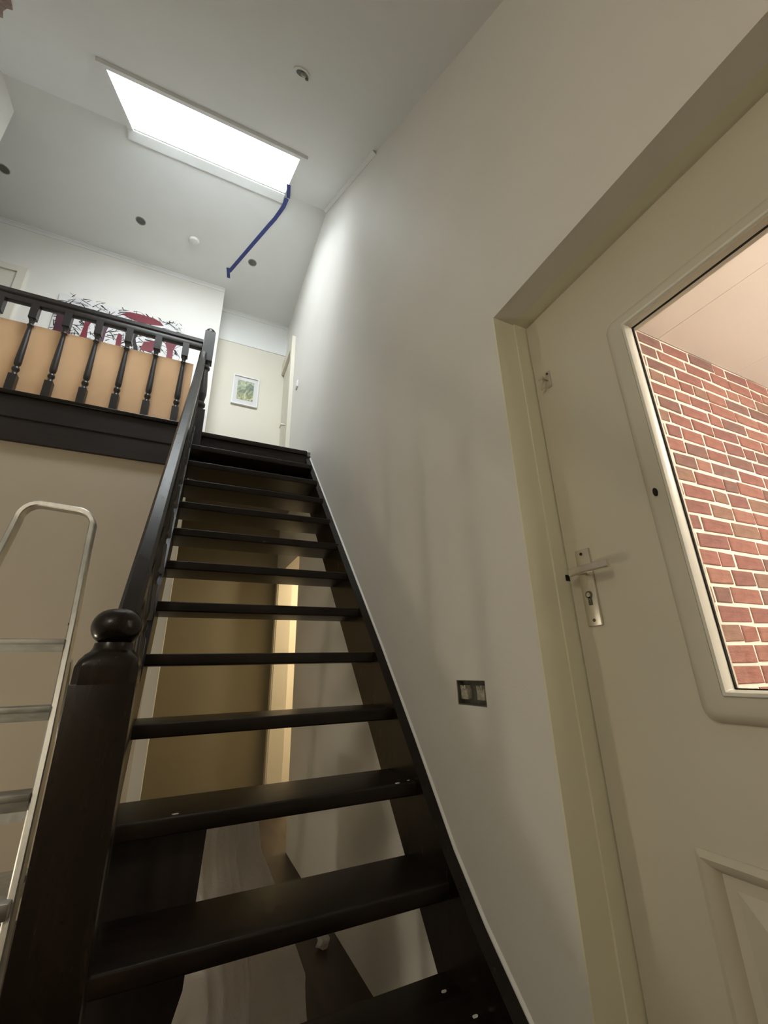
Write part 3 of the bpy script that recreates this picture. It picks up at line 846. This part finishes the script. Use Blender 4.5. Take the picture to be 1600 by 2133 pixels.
tag(te, 'strip of blue tape running from the skylight corner along the ceiling', 'tape')
finish(ribbon('tape', tp, 0.040, 'tape', dn), 'long_strip', 'tape', te)
finish(ribbon('tape', [(-0.047, 4.14, FOLD_Z - 0.002), (-0.026, 4.285, FOLD_Z - 0.002)], 0.036, 'tape', dn), 'end_strip', 'tape', te)
s0 = Vector((0.388, 2.78, slope_z(2.78))) - SN * 0.006; s1 = Vector((0.432, 3.03, slope_z(3.02))) - SN * 0.018
finish(ribbon('tape', [s0, (s0 + s1) / 2, s1], 0.036, 'tape', tuple(-SN)), 'corner_strip', 'tape', te)

# ------------------------------------------------------------------ open switch box in the wall
be = empty('switch_box', (W + 0.02, 1.169, 0.885))
tag(be, 'open double wall box with bare switch inserts in the white wall', 'switch box')
bm = bmesh.new()
y0, y1, z0, z1 = BOXH
e_ = 0.0005
bx(bm, W + 0.024, W + 0.045, y0 + e_, y1 - e_, z0 + e_, z1 - e_)
bx(bm, W + 0.002, W + 0.045, y0 + e_, y0 + 0.003, z0 + e_, z1 - e_)
bx(bm, W + 0.002, W + 0.045, y1 - 0.003, y1 - e_, z0 + e_, z1 - e_)
bx(bm, W + 0.002, W + 0.045, y0 + e_, y1 - e_, z0 + e_, z0 + 0.003)
bx(bm, W + 0.002, W + 0.045, y0 + e_, y1 - e_, z1 - 0.003, z1 - e_)
finish(bm, 'back_box', 'boxgrey', be)
for yy in (1.128, 1.212):
    ins = box('switch_insert', W + 0.005, W + 0.0245, yy - 0.018, yy + 0.018, 0.901, 0.934, 'mech', be, bevel=0.003)
    for j in range(3):
        box('terminal', W + 0.002, W + 0.0245, yy - 0.013 + j * 0.010, yy - 0.007 + j * 0.010, 0.930, 0.942 - 0.003 * (j % 2), 'mech', ins)

# ------------------------------------------------------------------ aluminium stepladder
ld = empty('stepladder', (-0.53, 1.85, FL))
tag(ld, 'paint-spattered aluminium stepladder at the left edge beside the newel', 'ladder')
# each point of the front rails: y leans back with height
def ly(z): return 1.62 + 0.29 * (z - FL)
def rx(z): return -0.187 * ly(z) - 0.030 * max(0, (z - 1.0)) 
def lx(z): return -0.680 - 0.06 * (1.55 - z)
zt = 1.70
hoop = []
for z in (FL, 0.3, 0.8, 1.2, 1.50): hoop.append((rx(z), ly(z), z))
for k in range(1, 7):
    t = math.radians(90 * k / 6)
    hoop.append((rx(1.55) - 0.065 + 0.065 * math.cos(t), ly(1.60), 1.60 + 0.075 * math.sin(t)))
for k in range(0, 7):
    t = math.radians(90 + 90 * k / 6)
    hoop.append((lx(1.60) + 0.065 + 0.065 * math.cos(t), ly(1.60), 1.610 + 0.075 * math.sin(t)))
for z in (1.50, 1.2, 0.8, 0.3, FL): hoop.append((lx(z), ly(z), z))
sweep('front_rail', hoop, 0.022, 0.055, 'alu', ld, up=(0, 1, 0.02))
for i, z in enumerate((1.125, 0.905, 0.665)):
    box('step', lx(z) + 0.01, rx(z) - 0.008, ly(z) - 0.045, ly(z) + 0.035, z - 0.028, z, 'alu_step', ld, bevel=0.004)
    box('step_lip', lx(z) + 0.01, rx(z) - 0.008, ly(z) - 0.047, ly(z) - 0.039, z - 0.045, z - 0.020, 'alu_step', ld)
pl_ = box('platform', lx(0.43) + 0.01, rx(0.43) + 0.004, ly(0.43) - 0.06, ly(0.43) + 0.20, 0.385, 0.425, 'alu', ld, bevel=0.004)
box('step', lx(0.18) + 0.01, rx(0.18) - 0.008, ly(0.18) - 0.045, ly(0.18) + 0.035, 0.15, 0.178, 'alu', ld, bevel=0.004)
box('step', lx(-0.02) + 0.01, rx(-0.02) - 0.008, ly(-0.02) - 0.045, ly(-0.02) + 0.035, -0.045, -0.017, 'alu', ld, bevel=0.004)
for x in (lx(0.4) + 0.02, rx(0.5) - 0.03):
    sweep('rear_leg', [(x, ly(1.1) + 0.02, 1.05), (x + (0.03 if x > -0.5 else -0.03), ly(1.1) + 0.50, FL)], 0.022, 0.04, 'alu', ld, up=(0, 1, 0.1))
box('rear_brace', lx(0.4) + 0.02, rx(0.4) - 0.03, ly(1.1) + 0.245, ly(1.1) + 0.265, 0.50, 0.54, 'alu', ld)
xcyl('rivet', rx(1.18) - 0.012, rx(1.18) - 0.004, ly(1.18) - 0.02, 1.18, 0.007, 'hole', ld, 10)
sweep('spreader', [(rx(0.62) + 0.012, ly(0.62), 0.45), (rx(0.3) + 0.020, ly(0.62) + 0.30, 0.30)], 0.006, 0.030, 'alu', ld, up=(1, 0, 0.1))

# ------------------------------------------------------------------ things stored under the stairs
# dark board standing on edge
bm = bmesh.new()
pp = [(-0.103, FL), (0.040, FL), (0.060, 0.0), (0.122, 0.20), (0.142, 0.56), (-0.103, 0.56)]
a = [bm.verts.new((x, 1.600, z)) for x, z in pp]; b = [bm.verts.new((x, 1.620, z)) for x, z in pp]
bm.faces.new(a); bm.faces.new(b[::-1])
for i in range(len(pp)): bm.faces.new([a[i], b[i], b[(i + 1) % len(pp)], a[(i + 1) % len(pp)]])
o = finish(bm, 'dark_panel', 'darkboard')
tag(o, 'dark wooden board standing upright under the lowest treads', 'board')
# white plastic sheet draped over a pile
def drape():
    bm = bmesh.new()
    rows, cols = 56, 72
    grid = []
    rs = random.Random(5)
    ph = [rs.uniform(0, 6.28) for _ in range(8)]
    for i in range(rows + 1):
        t = i / rows
        z = 0.53 - t * 0.69
        # right edge widens downward
        xr = 0.345 + 0.10 * t + 0.20 * max(0, t - 0.22) ** 0.9 if t < 0.72 else 0.345 + 0.10 * t + 0.20 * 0.50 ** 0.9 - 0.06 * (t - 0.72)
        xl = 0.13 - 0.065 * t
        rowv = []
        for j in range(cols + 1):
            q = j / cols
            x = xl + (xr - xl) * q
            y = 1.90 - 0.15 * t + 0.20 * (1 - q) ** 2 * (0.35 + 0.65 * t) + 0.05 * max(0, 2 * q - 1) ** 2
            y += 0.008 * math.sin(11 * q + ph[0] + 2.5 * t) * (0.4 + t) + 0.0022 * math.sin(33 * q + ph[1] - 5 * t) + 0.006 * math.sin(23 * t + 9 * q + ph[2])
            for q0, sl_, amp, wd_ in ((0.66, -0.10, 0.012, 0.018), (0.34, 0.10, 0.008, 0.025), (0.15, 0.22, 0.007, 0.02), (0.52, 0.05, 0.006, 0.02)):
                y -= amp * math.exp(-((q - q0 - sl_ * t) / wd_) ** 2) * (0.4 + 0.9 * t)
            for t0, k_, amp in ((0.62, 0.10, 0.009), (0.72, -0.14, 0.007), (0.30, 0.12, 0.005)):
                y -= amp * math.exp(-((t - t0 - k_ * q) / 0.022) ** 2) * max(0.0, math.sin(3.1 * q + ph[4]))
            zz = z + 0.012 * math.sin(7 * q + ph[3]) * (1 - t)
            rowv.append(bm.verts.new((x, y, max(FL + 0.003, zz))))
        grid.append(rowv)
    # top flap going back over the pile and the two sides
    back = [bm.verts.new((v.co.x * 0.9 + 0.03, v.co.y + 0.22, v.co.z - 0.01)) for v in grid[0]]
    for j in range(cols): bm.faces.new([grid[0][j], grid[0][j + 1], back[j + 1], back[j]])
    for i in range(rows):
        for j in range(cols):
            bm.faces.new([grid[i][j], grid[i + 1][j], grid[i + 1][j + 1], grid[i][j + 1]])
    for side in (0, cols):
        bk = [bm.verts.new((r_[side].co.x + (0.012 if side == 0 else -0.012), r_[side].co.y + 0.22, r_[side].co.z)) for r_ in grid]
        for i in range(rows): bm.faces.new([grid[i][side], grid[i + 1][side], bk[i + 1], bk[i]])
    return bm
o = finish(drape(), 'plastic_dust_sheet', 'sheet', smooth=True)
tag(o, 'crinkled white plastic sheet draped over a pile under the stairs', 'plastic sheet')
# crumpled scrap on the floor
bm = bmesh.new()
bmesh.ops.create_icosphere(bm, subdivisions=2, radius=0.035)
rs = random.Random(9)
for v in bm.verts:
    v.co *= rs.uniform(0.55, 1.25); v.co.z *= 0.7
    v.co += Vector((0.745, 2.33, FL + 0.026))
    v.co.z = max(v.co.z, FL + 0.001)
o = finish(bm, 'paper_scrap', 'sheet')
tag(o, 'small crumpled white scrap on the dark floor by the wall', 'paper scrap')
